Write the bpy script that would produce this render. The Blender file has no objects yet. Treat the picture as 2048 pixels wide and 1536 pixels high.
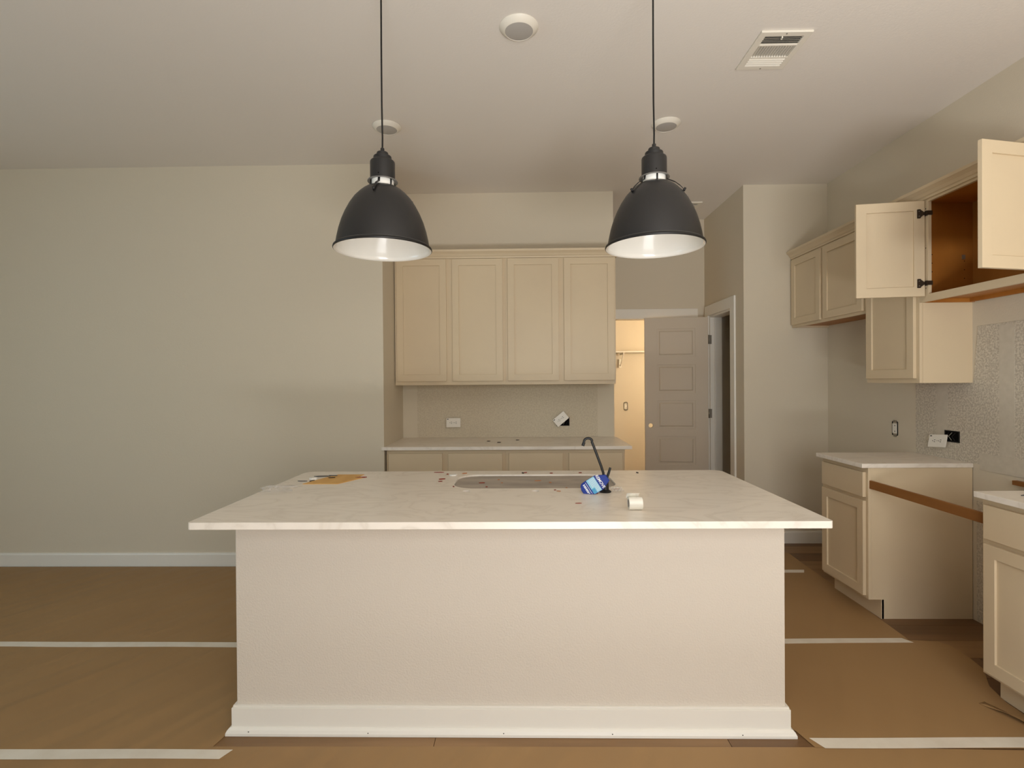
import bpy, math, random
from mathutils import Vector, Matrix
from mathutils.geometry import tessellate_polygon
R = random.Random(7)
scene = bpy.context.scene
C = scene.collection

# ------------------------------------------------------------------ camera
def make_camera():
    f_px, yaw, pit, roll, H = 1044.9, 0.0178, 0.0057, -0.0074, 1.4137
    c, s = math.cos(yaw), math.sin(yaw); cp, sp = math.cos(pit), math.sin(pit)
    r = Vector((c, s, 0)); f = Vector((-s*cp, c*cp, -sp)); u = Vector((-s*sp, c*sp, cp))
    c, s = math.cos(roll), math.sin(roll)
    r2 = r*c + u*s; u2 = u*c - r*s
    m = Matrix.Identity(4)
    for i in range(3):
        m[i][0] = r2[i]; m[i][1] = u2[i]; m[i][2] = -f[i]
    m[2][3] = H
    cam = bpy.data.cameras.new('camera'); cam.sensor_fit = 'HORIZONTAL'; cam.sensor_width = 36
    cam.lens = f_px/2048*36; cam.clip_start = .05; cam.clip_end = 100
    o = bpy.data.objects.new('camera', cam); C.objects.link(o); o.matrix_world = m
    scene.camera = o
make_camera()

# ------------------------------------------------------------------ light and exposure
w = bpy.data.worlds.new('world'); scene.world = w; w.use_nodes = True
wn = w.node_tree.nodes; wl = w.node_tree.links
sky = wn.new('ShaderNodeTexSky'); sky.sky_type = 'NISHITA'; sky.sun_disc = False
sky.sun_elevation = math.radians(48); sky.sun_rotation = math.radians(120)
wl.new(sky.outputs[0], wn['Background'].inputs[0]); wn['Background'].inputs[1].default_value = .12

def area(name, loc, rot, sx, sy, watts, col):
    l = bpy.data.lights.new(name, 'AREA'); l.shape = 'RECTANGLE'; l.size = sx; l.size_y = sy
    l.energy = watts; l.color = col
    o = bpy.data.objects.new(name, l); C.objects.link(o); o.location = loc; o.rotation_euler = rot
    return o
# daylight in the rear glazing: open sky, and an added upward lamp outside, standing in for unseen sunlit paving;
# the side window brings cooler sky light
area('rear_sky_daylight', (.7, -1.22, 1.4), (math.radians(50), 0, 0), 1.7, 1.9, 66, (1.0, .99, .98))
area('added_rear_uplight', (.35, -2.2, .02), (math.radians(180), 0, 0), 2.2, 1.7, 465, (.99, .99, 1.0))
area('side_daylight', (-5.25, .9, 1.5), (0, math.radians(-90), 0), 1.5, 1.9, 36, (.58, .85, 1.0))

vs = scene.view_settings
vs.view_transform = 'Standard'; vs.look = 'None'; vs.exposure = 0.0; vs.gamma = 1.0; vs.use_curve_mapping = False
scene.cycles.max_bounces = 10; scene.cycles.diffuse_bounces = 7

# ------------------------------------------------------------------ materials
def lin(c):
    return tuple(((x/255)/12.92 if x/255 <= .04045 else ((x/255+.055)/1.055)**2.4) for x in c)
def mat(name, rgb, rough=.5, spec=.5, metal=0, var=None, vscale=6, bump=None, bscale=150, bdist=.001, stretch=(1, 1, 1), coat=0, bdetail=2):
    """procedural material: base colour, optional noise variation towards `var`, optional noise bump"""
    m = bpy.data.materials.new(name); m.use_nodes = True
    n = m.node_tree.nodes; l = m.node_tree.links; b = n['Principled BSDF']
    b.inputs['Base Color'].default_value = (*lin(rgb), 1); b.inputs['Roughness'].default_value = rough
    b.inputs['Specular IOR Level'].default_value = spec; b.inputs['Metallic'].default_value = metal
    b.inputs['Coat Weight'].default_value = coat
    tc = n.new('ShaderNodeTexCoord'); mp = n.new('ShaderNodeMapping'); mp.inputs['Scale'].default_value = stretch
    geo = n.new('ShaderNodeNewGeometry')
    l.new(geo.outputs['Position'], mp.inputs[0])
    if var:
        t = n.new('ShaderNodeTexNoise'); t.inputs['Scale'].default_value = vscale; t.inputs['Detail'].default_value = 5
        l.new(mp.outputs[0], t.inputs['Vector'])
        r = n.new('ShaderNodeValToRGB'); r.color_ramp.elements[0].position = .35; r.color_ramp.elements[1].position = .65
        r.color_ramp.elements[0].color = (*lin(rgb), 1); r.color_ramp.elements[1].color = (*lin(var), 1)
        l.new(t.outputs['Fac'], r.inputs[0]); l.new(r.outputs[0], b.inputs['Base Color'])
    if bump:
        t2 = n.new('ShaderNodeTexNoise'); t2.inputs['Scale'].default_value = bscale; t2.inputs['Detail'].default_value = bdetail
        l.new(mp.outputs[0], t2.inputs['Vector'])
        bp = n.new('ShaderNodeBump'); bp.inputs['Strength'].default_value = bump; bp.inputs['Distance'].default_value = bdist
        l.new(t2.outputs['Fac'], bp.inputs['Height']); l.new(bp.outputs[0], b.inputs['Normal'])
    return m
M = {}
M['wall'] = mat('wall_paint', (211, 201, 181), .75, .25, bump=.25, bscale=110, bdist=.002)
M['ceiling'] = mat('ceiling_paint', (227, 221, 212), .85, .2, bump=.3, bscale=90, bdist=.002)
M['island_wall'] = mat('textured_drywall', (212, 203, 190), 0.7, .25, bump=.5, bscale=130, bdist=.004, bdetail=3)
M['trim'] = mat('trim_white', (230, 226, 216), .42, .45)
M['door'] = mat('door_paint', (203, 190, 170), .45, .4)
M['cabinet'] = mat('cabinet_cream', (212, 194, 163), .42, .4, var=(209, 191, 161), vscale=3)
M['wood'] = mat('cabinet_maple_interior', (176, 116, 48), .45, .4, var=(158, 100, 38), vscale=5, stretch=(1, 1, .12))
M['strip'] = mat('raw_wood_strip', (146, 98, 50), .6, .3, var=(132, 86, 42), vscale=8, stretch=(1, .12, 1))
M['black'] = mat('black_metal', (31, 30, 30), .38, .5, bump=.05, bscale=400, bdist=.0005)
M['matteblack'] = mat('matte_black', (22, 21, 21), .45, .45)
M['cord'] = mat('cord_black', (26, 24, 23), .6, .3)
M['enamel'] = mat('white_enamel', (238, 236, 228), .18, .5, coat=.3)
M['rimgrey'] = mat('worn_rim', (120, 118, 114), .4, .5, metal=.3)
M['lens'] = mat('frosted_lens', (176, 172, 166), .5, .4)
M['fixture'] = mat('fixture_white', (228, 222, 208), .4, .4)
M['bronze'] = mat('dark_hinge', (70, 58, 46), .4, .5, metal=.5)
M['hole'] = mat('dark_void', (12, 10, 9), .9, .1)
M['box'] = mat('black_box_plastic', (24, 23, 22), .6, .3)
M['plate'] = mat('outlet_plastic', (236, 232, 222), .35, .5)
M['copper'] = mat('wire_end', (150, 146, 130), .4, .5)
M['satin'] = mat('satin_nickel', (150, 144, 132), .35, .5, metal=.6)
M['tape'] = mat('white_floor_tape', (226, 219, 205), .6, .3, var=(218, 209, 193), vscale=9)
M['blue'] = mat('tag_blue', (38, 62, 150), .5, .4)
M['skyblue'] = mat('tag_light_blue', (150, 205, 228), .5, .4)
M['print'] = mat('print_white', (240, 242, 245), .5, .4)
M['printblue'] = mat('print_blue', (78, 160, 205), .5, .4)
M['white'] = mat('tape_white', (226, 221, 208), .4, .4)
M['redchip'] = mat('red_brown_scrap', (138, 52, 36), .6, .3)
M['darkchip'] = mat('dark_scrap', (48, 36, 30), .6, .3)
M['tanchip'] = mat('tan_scrap', (178, 122, 84), .6, .3)
M['greychip'] = mat('grey_scrap', (84, 84, 84), .5, .3)
M['whitechip'] = mat('plaster_crumb', (232, 230, 224), .8, .2)
M['ply'] = mat('thin_plywood', (222, 178, 108), .6, .3, var=(210, 162, 92), vscale=14, stretch=(1, .3, 1))
M['slate'] = mat('sink_cover', (176, 166, 154), .6, .3, var=(152, 143, 133), vscale=5, stretch=(1, 2, 1))
M['concrete'] = mat('outside_concrete', (170, 165, 155), .9, .2)

def mat_quartz():
    m = mat('veined_quartz', (232, 225, 214), .3, .5); n = m.node_tree.nodes; l = m.node_tree.links; b = n['Principled BSDF']
    geo = n.new('ShaderNodeNewGeometry'); mp = n.new('ShaderNodeMapping'); mp.inputs['Scale'].default_value = (1.2, 2.2, 1)
    mp.inputs['Rotation'].default_value = (0, 0, .5)
    l.new(geo.outputs['Position'], mp.inputs[0])
    t = n.new('ShaderNodeTexNoise'); t.inputs['Scale'].default_value = 2.6; t.inputs['Detail'].default_value = 7; t.inputs['Distortion'].default_value = 1.2
    l.new(mp.outputs[0], t.inputs['Vector'])
    r = n.new('ShaderNodeValToRGB'); e = r.color_ramp.elements
    e[0].position = .44; e[0].color = (*lin((238, 230, 218)), 1); e[1].position = .56; e[1].color = (*lin((238, 230, 218)), 1)
    k = e.new(.5); k.color = (*lin((227, 218, 205)), 1)
    k = e.new(.475); k.color = (*lin((234, 226, 214)), 1); k = e.new(.525); k.color = (*lin((234, 226, 214)), 1)
    l.new(t.outputs['Fac'], r.inputs[0])
    t2 = n.new('ShaderNodeTexNoise'); t2.inputs['Scale'].default_value = 4; t2.inputs['Detail'].default_value = 6
    l.new(geo.outputs['Position'], t2.inputs['Vector'])
    mx = n.new('ShaderNodeMix'); mx.data_type = 'RGBA'; mx.blend_type = 'MULTIPLY'; mx.inputs[0].default_value = .07
    l.new(r.outputs[0], mx.inputs[6]); l.new(t2.outputs['Fac'], mx.inputs[7]); l.new(mx.outputs[2], b.inputs['Base Color'])
    return m
M['quartz'] = mat_quartz()

def mat_skim(name='mottled_skim', dark=(186, 176, 158), light=(226, 218, 203), sc=62):
    """bare drywall with a torn, mottled skim of old mud"""
    m = mat(name, light, .85, .15); n = m.node_tree.nodes; l = m.node_tree.links; b = n['Principled BSDF']
    geo = n.new('ShaderNodeNewGeometry')
    t = n.new('ShaderNodeTexNoise'); t.inputs['Scale'].default_value = sc; t.inputs['Detail'].default_value = 5; t.inputs['Roughness'].default_value = .68
    l.new(geo.outputs['Position'], t.inputs['Vector'])
    r = n.new('ShaderNodeValToRGB'); r.color_ramp.elements[0].position = .42; r.color_ramp.elements[1].position = .58
    r.color_ramp.elements[0].color = (*lin(dark), 1); r.color_ramp.elements[1].color = (*lin(light), 1)
    l.new(t.outputs['Fac'], r.inputs[0]); l.new(r.outputs[0], b.inputs['Base Color'])
    bp = n.new('ShaderNodeBump'); bp.inputs['Strength'].default_value = .5; bp.inputs['Distance'].default_value = .002
    l.new(r.outputs[0], bp.inputs['Height']); l.new(bp.outputs[0], b.inputs['Normal'])
    return m
M['skim'] = mat_skim(dark=(182, 173, 157), light=(214, 206, 190), sc=95)
M['skim_soft'] = mat_skim('faint_skim', (198, 187, 166), (209, 199, 178), 85)
M['mud'] = mat('joint_mud', (205, 197, 181), .85, .15, var=(199, 191, 175), vscale=30)

def mat_paper():
    m = mat('kraft_paper', (159, 127, 86), .62, .35, var=(153, 121, 81), vscale=1.3); n = m.node_tree.nodes; l = m.node_tree.links; b = n['Principled BSDF']
    geo = n.new('ShaderNodeNewGeometry'); mp = n.new('ShaderNodeMapping')
    m0 = n.new('ShaderNodeMapping'); m0.inputs['Rotation'].default_value = (0, 0, math.radians(-60)); mp.inputs['Scale'].default_value = (.3, 3.4, 1)
    l.new(geo.outputs['Position'], m0.inputs[0]); l.new(m0.outputs[0], mp.inputs[0])
    t = n.new('ShaderNodeTexNoise'); t.inputs['Scale'].default_value = 1.5; t.inputs['Detail'].default_value = 2
    l.new(mp.outputs[0], t.inputs['Vector'])
    bp = n.new('ShaderNodeBump'); bp.inputs['Strength'].default_value = .7; bp.inputs['Distance'].default_value = .04
    l.new(t.outputs['Fac'], bp.inputs['Height']); l.new(bp.outputs[0], b.inputs['Normal'])
    return m
M['paper'] = mat_paper()
PL = [mat('plank_brown_%d' % i, c, .45, .4, var=v, vscale=9, stretch=(.12, 1, 1)) for i, (c, v) in enumerate(
    [((124, 92, 60), (102, 74, 47)), ((150, 116, 78), (124, 93, 60)), ((112, 82, 54), (94, 67, 43))])]

# ------------------------------------------------------------------ mesh builder
class MB:
    def __init__(s): s.v = []; s.f = []; s.sm = []
    def add(s, vs, fs, smooth=False):
        o = len(s.v); s.v += [tuple(p) for p in vs]; s.f += [tuple(i+o for i in f) for f in fs]; s.sm += [smooth]*len(fs); return s
    def box(s, x0, x1, y0, y1, z0, z1):
        return s.add([(x0, y0, z0), (x1, y0, z0), (x1, y1, z0), (x0, y1, z0), (x0, y0, z1), (x1, y0, z1), (x1, y1, z1), (x0, y1, z1)],
                     [(0, 3, 2, 1), (4, 5, 6, 7), (0, 1, 5, 4), (1, 2, 6, 5), (2, 3, 7, 6), (3, 0, 4, 7)])
    def prism(s, outer, holes, t0, t1, fm):
        """outline with holes in (a, b), extruded from t0 to t1 along the map's third axis"""
        loops = [list(outer)]+[list(h) for h in holes]
        if holes:
            tri = tessellate_polygon([[Vector((a, b, 0)) for a, b in lp] for lp in loops])
        else:
            tri = tessellate_polygon([[Vector((a, b, 0)) for a, b in outer]])
        pts = [p for lp in loops for p in lp]; n = len(pts)
        vs = [fm(a, b, t0) for a, b in pts]+[fm(a, b, t1) for a, b in pts]
        fs = [tuple(t) for t in tri]+[tuple(i+n for i in reversed(t)) for t in tri]
        k = 0
        for lp in loops:
            m = len(lp)
            for i in range(m):
                j = (i+1) % m; fs.append((k+i, k+j, k+j+n, k+i+n))
            k += m
        return s.add(vs, fs)
    def tube(s, pts, rad, seg=10, caps=True):
        pts = [Vector(p) for p in pts]; rr = rad if isinstance(rad, (list, tuple)) else [rad]*len(pts)
        vs = []; up = None
        for i, p in enumerate(pts):
            d = (pts[min(i+1, len(pts)-1)]-pts[max(i-1, 0)]).normalized()
            if up is None:
                up = Vector((0, 0, 1)) if abs(d.z) < .9 else Vector((0, 1, 0))
            a = d.cross(up).normalized(); b = a.cross(d).normalized(); up = b
            for k in range(seg):
                t = 2*math.pi*k/seg; vs.append(p+a*math.cos(t)*rr[i]+b*math.sin(t)*rr[i])
        fs = []
        for i in range(len(pts)-1):
            for k in range(seg):
                q = (k+1) % seg; fs.append((i*seg+k, i*seg+q, (i+1)*seg+q, (i+1)*seg+k))
        s.add(vs, fs, True)
        if caps:
            n = len(pts)
            s.add(vs[:seg], [tuple(range(seg))]); s.add(vs[(n-1)*seg:], [tuple(range(seg))])
        return s
    def lathe(s, prof, c, seg=64, axis='z', smooth=True):
        vs = []
        for r, z in prof:
            for k in range(seg):
                t = 2*math.pi*k/seg
                if axis == 'z': vs.append((c[0]+r*math.cos(t), c[1]+r*math.sin(t), c[2]+z))
                elif axis == 'x': vs.append((c[0]+z, c[1]+r*math.cos(t), c[2]+r*math.sin(t)))
                else: vs.append((c[0]+r*math.cos(t), c[1]+z, c[2]+r*math.sin(t)))
        fs = []
        for i in range(len(prof)-1):
            for k in range(seg):
                q = (k+1) % seg; fs.append((i*seg+k, i*seg+q, (i+1)*seg+q, (i+1)*seg+k))
        return s.add(vs, fs, smooth)

def build(name, mb, m, parent=None, bevel=0, sharp=35, label=None):
    """one mesh object; vertices are given in world space"""
    import bmesh
    me = bpy.data.meshes.new(name)
    if parent is not None: o0 = root_of(parent)
    else:
        xs = [p[0] for p in mb.v]; ys = [p[1] for p in mb.v]; zs = [p[2] for p in mb.v]
        o0 = Vector(((min(xs)+max(xs))/2, (min(ys)+max(ys))/2, min(zs)))
    me.from_pydata([(p[0]-o0[0], p[1]-o0[1], p[2]-o0[2]) for p in mb.v], [], mb.f)
    for p, sm in zip(me.polygons, mb.sm): p.use_smooth = sm
    bm = bmesh.new(); bm.from_mesh(me)
    bmesh.ops.remove_doubles(bm, verts=bm.verts, dist=1e-6)
    bmesh.ops.recalc_face_normals(bm, faces=bm.faces)
    lim = math.radians(sharp)
    for e in bm.edges:
        if len(e.link_faces) == 2 and e.calc_face_angle(0) > lim: e.smooth = False
    bm.to_mesh(me); bm.free()
    me.materials.append(M[m] if isinstance(m, str) else m)
    o = bpy.data.objects.new(name, me); C.objects.link(o)
    if parent is None: o.location = o0
    else: o.parent = parent
    if bevel:
        b = o.modifiers.new('bevel', 'BEVEL'); b.width = bevel; b.segments = 2; b.limit_method = 'ANGLE'; b.angle_limit = math.radians(40)
    if label: o['label'] = label
    return o
def root_of(o):
    while o.parent: o = o.parent
    return Vector(o.location)
def tag(o, label, cat, group=None):
    o['label'] = label; o['category'] = cat
    if group: o['group'] = group
    return o
def thing(name, loc, label, cat, group=None):
    o = bpy.data.objects.new(name, None); o.empty_display_size = .1; C.objects.link(o); o.location = loc
    return tag(o, label, cat, group)
def struct(name, mb, m, parent=None, bevel=0):
    o = build(name, mb, m, parent, bevel)
    if parent is None: o['kind'] = 'structure'
    return o
def rect(a0, a1, b0, b1): return [(a0, b0), (a1, b0), (a1, b1), (a0, b1)]
def circ(a, b, r, n=24): return [(a+r*math.cos(2*math.pi*k/n), b+r*math.sin(2*math.pi*k/n)) for k in range(n)]
def rrect(a0, a1, b0, b1, r, n=6):
    out = []
    for cx, cy, st in ((a1-r, b1-r, 0), (a0+r, b1-r, 90), (a0+r, b0+r, 180), (a1-r, b0+r, 270)):
        for k in range(n+1):
            t = math.radians(st+90*k/n); out.append((cx+r*math.cos(t), cy+r*math.sin(t)))
    return out
FX = lambda x0: (lambda a, b, t: (x0-t, a, b))       # faces -x, a = y, b = z
FY = lambda y0: (lambda a, b, t: (a, y0-t, b))       # faces the camera (-y), a = x, b = z
FZ = lambda a, b, t: (a, b, t)

# ------------------------------------------------------------------ key planes (metres, measured)
CE = 3.086                 # ceiling
WX = 2.635                 # right wall
YB = 3.995                 # wall left of the alcove
YA = 4.648                 # alcove back wall
AX0, AX1 = -1.058, .823    # alcove
YK = 4.539                 # kitchen back wall beside the fridge space
HX = 1.92                  # hall right wall
YH = 5.497                 # hall back wall
CT = .914                  # worktop height
LX, RY = -5.3, -1.3        # left wall, rear wall

# ------------------------------------------------------------------ room shell
struct('floor', MB().box(LX-.1, 3.6, RY-.1, 7.2, -.12, -.006), PL[0]); FLOOR = bpy.data.objects['floor']
struct('ceiling', MB().box(LX-.1, 3.6, RY-.1, 7.2, CE, CE+.1), 'ceiling')
struct('wall_back', MB().box(LX, AX0, YB, YA+.12, -.006, CE), 'wall')
walcove = struct('wall_alcove', MB().prism(rect(AX0, AX1, -.006, CE), [], 0, -.12, FY(YA)), 'wall')
struct('wall_hall_left', MB().box(AX1-.12, AX1, YA+.12, YH, -.006, CE), 'wall')
struct('wall_hall_back', MB().prism([(AX1-.12, -.006), (.95, -.006), (.95, 2.052), (1.757, 2.052), (1.757, -.006), (HX+.12, -.006), (HX+.12, CE), (AX1-.12, CE)], [], 0, -.12, FY(YH)), 'wall')
struct('wall_hall_right', MB().prism([(YK+.12, -.006), (4.80, -.006), (4.80, 2.062), (5.36, 2.062), (5.36, -.006), (YH, -.006), (YH, CE), (YK+.12, CE)], [], 0, -.12, FX(HX)), 'wall')
struct('wall_kitchen_back', MB().box(HX, WX, YK, YK+.12, -.006, CE), 'wall')
wright = struct('wall_right', MB().box(WX, WX+.12, RY, YK+.12, -.006, CE), 'wall')
struct('wall_rear', MB().prism(rect(LX, WX+.12, -.006, CE), [rect(-.3, 1.6, .05, 2.4)], 0, .12, FY(RY)), 'wall')
struct('wall_left', MB().prism(rect(RY, YB, -.006, CE), [rect(-.1, 1.9, .7, 2.3)], 0, .12, FX(LX)), 'wall')
# pantry beyond the hall and the unlit room to the right
struct('wall_pantry_back', MB().box(.4, 2.6, 6.9, 7.0, -.006, CE), 'wall')
struct('wall_pantry_left', MB().box(.4, .5, YH+.12, 6.9, -.006, CE), 'wall')
struct('wall_pantry_right', MB().box(2.5, 2.6, YH+.12, 6.9, -.006, CE), 'wall')
struct('wall_closet_right', MB().box(3.2, 3.3, YK+.12, YH+.12, -.006, CE), 'wall')
struct('wall_closet_back', MB().box(HX+.12, 3.2, YH, YH+.12, -.006, CE), 'wall')
struct('wall_closet_front', MB().box(WX+.12, 3.2, YK, YK+.12, -.006, CE), 'wall')

def base_profile(x): return [(0, 0), (.014, 0), (.014, .092), (.009, .103), (0, .106)]
# baseboards
struct('baseboard_back', MB().prism([(0, 0), (.014, 0), (.014, .09), (.01, .1), (0, .104)], [], LX, AX0-.0, lambda a, b, t: (t, YB-a, b)), 'trim')
struct('baseboard_kitchen', MB().prism([(0, 0), (.014, 0), (.014, .09), (.01, .1), (0, .104)], [], HX, WX, lambda a, b, t: (t, YK-a, b)), 'trim')
struct('baseboard_hall', MB().prism([(0, 0), (.014, 0), (.014, .09), (.01, .1), (0, .104)], [], YK, 4.69, lambda a, b, t: (HX-a, t, b)), 'trim')
# door casings
struct('trim_1', MB().prism([(.84, 0), (.93, 0), (.93, 2.052), (1.757, 2.052), (1.757, 0), (1.845, 0), (1.845, 2.156), (.84, 2.156)], [], 0, .017, FY(YH)), 'trim', bevel=.003)
struct('trim_2', MB().prism([(4.705, 0), (4.80, 0), (4.80, 2.062), (5.36, 2.062), (5.36, 0), (5.455, 0), (5.455, 2.166), (4.705, 2.166)], [], 0, .017, FX(HX)), 'trim', bevel=.003)
# door jamb lining of the right doorway, with its stop
struct('trim_3', MB().box(HX, HX+.12, 5.341, 5.36, 0, 2.062).box(HX+.04, HX+.055, 5.329, 5.341, 0, 2.05), 'trim', bevel=.002)
struct('trim_4', MB().box(HX, HX+.12, 4.80, 4.818, 0, 2.062).box(HX, HX+.12, 4.818, 5.341, 2.044, 2.062), 'trim', bevel=.002)
# glazing frames behind the camera
wf = struct('window_1', MB().prism(rect(-.3, 1.6, .05, 2.4), [rect(-.24, .62, .11, 2.34), rect(.68, 1.54, .11, 2.34)], .02, .09, FY(RY)), 'trim')
wf = struct('window_2', MB().prism(rect(-.1, 1.9, .7, 2.3), [rect(-.04, .87, .76, 2.24), rect(.93, 1.84, .76, 2.24)], .02, .09, FX(LX)), 'trim')

# floor planks where the paper leaves the floor bare (children of the floor)
PW = .178
def plank(x0, x1, y0, y1):
    g = .0012
    build('plank', MB().box(x0+g, x1-g, y0+g, y1-g, -.006, 0), PL[1 if x0 < .5 else R.randrange(3)], FLOOR)
y = 1.24; row = 0
while y < YK-.01:
    y1 = min(y+PW, YK); xs = [.55]
    x = .55+R.uniform(.35, 1.1)
    while x < WX-.25: xs.append(x); x += R.uniform(.9, 1.25)
    xs.append(WX)
    if abs(y-1.952) < .02: xs = [-1.4, -.35, .8, 1.75, WX]
    for a, b in zip(xs, xs[1:]): plank(a, b, y, y1)
    y += PW; row += 1

# ------------------------------------------------------------------ hall door leaf (open, bored for a knob)
def hall_door():
    h = Vector((1.893, 5.322, 0)); d = Vector((-.62, .085, 0)).normalized(); n = Vector((d.y, -d.x, 0))
    if n.y > 0: n = -n
    W = .626
    fm = lambda a, b, t: tuple(h+d*a+n*t+Vector((0, 0, b)))
    rows = [(.18+.367*k, .18+.367*k+.287) for k in range(5)]
    holes = [rect(.127, .503, z0, z1) for z0, z1 in rows]+[circ(.568, .945, .0225)]
    o = build('door_1', MB().prism(rect(0, W, .012, 2.048), holes, -.035, 0, fm), 'door', None, .0015)
    o['kind'] = 'structure'
    o['label'] = 'cream five panel hall door standing open, knob hole unfilled'
    for z0, z1 in rows:
        mb = MB()
        mb.prism(rect(.127, .503, z0, z1), [], -.03, -.007, fm)
        # raised field with sloped edge
        a0, a1, b0, b1 = .127+.02, .503-.02, z0+.02, z1-.02; i = .012
        vs = [fm(a0, b0, -.007), fm(a1, b0, -.007), fm(a1, b1, -.007), fm(a0, b1, -.007), fm(a0+i, b0+i, -.001), fm(a1-i, b0+i, -.001), fm(a1-i, b1-i, -.001), fm(a0+i, b1-i, -.001)]
        mb.add(vs, [(0, 1, 5, 4), (1, 2, 6, 5), (2, 3, 7, 6), (3, 0, 4, 7), (4, 5, 6, 7)])
        build('panel', mb, 'door', o)
    for z in (1.82, 1.07, .24):
        build('hinge', MB().tube([(1.9, 5.317, z-.045), (1.9, 5.317, z+.045)], .0065).box(1.9, 1.934, 5.338, 5.342, z-.045, z+.045), 'satin', o)
hall_door()

# ------------------------------------------------------------------ pantry contents
o = build('closet_shelf', MB().box(.5, 2.5, 6.58, 6.9, 1.762, 1.781), 'trim', None, .002)
tag(o, 'white shelf across the lit pantry wall seen past the hall door', 'shelf')
t = thing('shelf_bracket', (1.30, 6.88, 1.56), 'small white shelf bracket on the lit pantry wall', 'bracket')
build('wall_plate', MB().box(1.285, 1.315, 6.874, 6.882, 1.58, 1.69), 'trim', t); build('arm', MB().box(1.292, 1.308, 6.64, 6.874, 1.742, 1.762), 'trim', t)
build('brace', MB().tube([(1.30, 6.876, 1.6), (1.30, 6.66, 1.745)], .006, 6), 'trim', t)
def switch_box(name, fm, label, w=.052, h=.098):
    """open wall box with a bare white device in it"""
    c = fm(0, 0, 0); t = thing(name, fm(0, -h/2, 0), label, 'outlet box')
    build('box', MB().prism(rrect(-w/2, w/2, -h/2, h/2, .006), [rect(-w/2+.005, w/2-.005, -h/2+.006, h/2-.006)], .0005, .004, fm), 'box', t)
    build('device', MB().prism(rect(-w/2+.007, w/2-.01, -h/2+.016, h/2-.016), [], .0005, .006, fm), 'plate', t)
    for s in (-1, 1):
        build('mounting_ear', MB().prism(rect(-.012, .018, s*h/2-.009, s*h/2+.009), [circ(.002, s*h/2, .003, 8)], .004, .006, fm), 'satin', t)
    for s in (-1, 1):
        build('screw', MB().prism(circ(.004, s*.02, .005, 10), [], .006, .0075, fm), 'copper', t)
switch_box('switch_box', lambda a, b, t: (1.372+a, 6.9-t, 1.072+b), 'open switch box without cover on the lit pantry wall')
def pantry_light():
    x, y, z = 2.3, 5.95, 1.75
    t = thing('pantry_lamp', (x, y, z), 'globe wall lamp inside the lit pantry', 'lamp')
    build('wall_plate', MB().lathe([(.001, .2), (.06, .2), (.06, .185), (.02, .175), (.02, .07), (.001, .07)], (x, y, z), 24, 'x'), 'fixture', t)
    em = bpy.data.materials.new('lit_globe'); em.use_nodes = True; b = em.node_tree.nodes['Principled BSDF']
    b.inputs['Emission Color'].default_value = (1, .83, .62, 1); b.inputs['Emission Strength'].default_value = 175
    build('globe', MB().lathe([(.08*math.sin(math.pi*k/16)+.0005, -.08*math.cos(math.pi*k/16)) for k in range(17)], (x, y, z), 24), em, t)
pantry_light()

# ------------------------------------------------------------------ kitchen island
def island():
    x0, x1, y0, y1 = -1.163, 1.042, 2.0915, 2.86
    t = thing('kitchen_island', ((x0+x1)/2, (y0+y1)/2, 0), 'long kitchen island with textured drywall front and white baseboard', 'island')
    # hollow body: front knee wall, end walls, back
    mb = MB(); mb.prism(rect(x0, x1, y0, y1), [rect(x0+.05, x1-.05, y0+.1, y1-.03)], 0, .8885, FZ)
    build('body', mb, 'island_wall', t, .004)
    build('baseboard', MB().prism(rect(x0-.0145, x1+.0145, y0-.0145, y1), [rect(x0, x1, y0, y1-.001)], .001, .104, FZ).prism(rect(x0-.010, x1+.010, y0-.010, y1), [rect(x0, x1, y0, y1-.001)], .104, .113, FZ), 'trim', t, .002)
    prof = [(0, 0), (.017, 0), (.017, .010), (.012, .021), (.004, .028), (0, .029)]
    s = MB(); e = .0145
    path = [(x0-e, y1, -1, 0), (x0-e, y0-e, -1, -1), (x1+e, y0-e, 1, -1), (x1+e, y1, 1, 0)]
    vs = []; n = len(prof)
    for px, py, dx, dy in path:
        for a, b in prof: vs.append((px+dx*a, py+dy*a, b+.001))
    fs = [(i*n+k, i*n+(k+1) % n, (i+1)*n+(k+1) % n, (i+1)*n+k) for i in range(3) for k in range(n)]
    fs += [tuple(range(n)), tuple(range(3*n, 4*n))]
    s.add(vs, fs); build('shoe_moulding', s, 'trim', t)
    for a in (-1.1, -.62, -.08, .35, .86):
        build('nail_hole', MB().prism(circ(a, .017+R.uniform(-.003, .003), .0022, 8), [], .0316, .0318, lambda a, b, t: (a, y0-t, b)), 'hole', t)
island()
def island_top():
    x0, x1, y0, y1 = -1.2035, 1.0935, 1.8497, 2.9035
    out = []
    for cx, cy, r, st in ((x1, y1, .055, 0), (x0, y1, .055, 90), (x0, y0, .012, 180), (x1, y0, .012, 270)):
        sx = -1 if cx == x1 else 1; sy = -1 if cy == y1 else 1
        for k in range(7):
            a = math.radians(st+15*k); out.append((cx+sx*r+r*math.cos(a), cy+sy*r+r*math.sin(a)))
    holes = [rrect(-.33, .452, 2.43, 2.79, .11, 10), circ(-.253, 2.372, .0175), circ(.061, 2.370, .0175)]
    o = build('island_worktop', MB().prism(out, holes, CT-.0255, CT, FZ), 'quartz', None, .004)
    tag(o, 'pale veined stone worktop of the island with oblong sink cutout', 'worktop')
    o = build('sink_cover', MB().prism(rrect(-.328, .450, 2.432, 2.788, .109, 10), [], CT-.0255, CT-.008, FZ), 'slate', None)
    tag(o, 'grey veined cover board sunk into the oblong sink cutout', 'sink cover')
    # faucet hole liners so the holes read dark grey
island_top()

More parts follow.
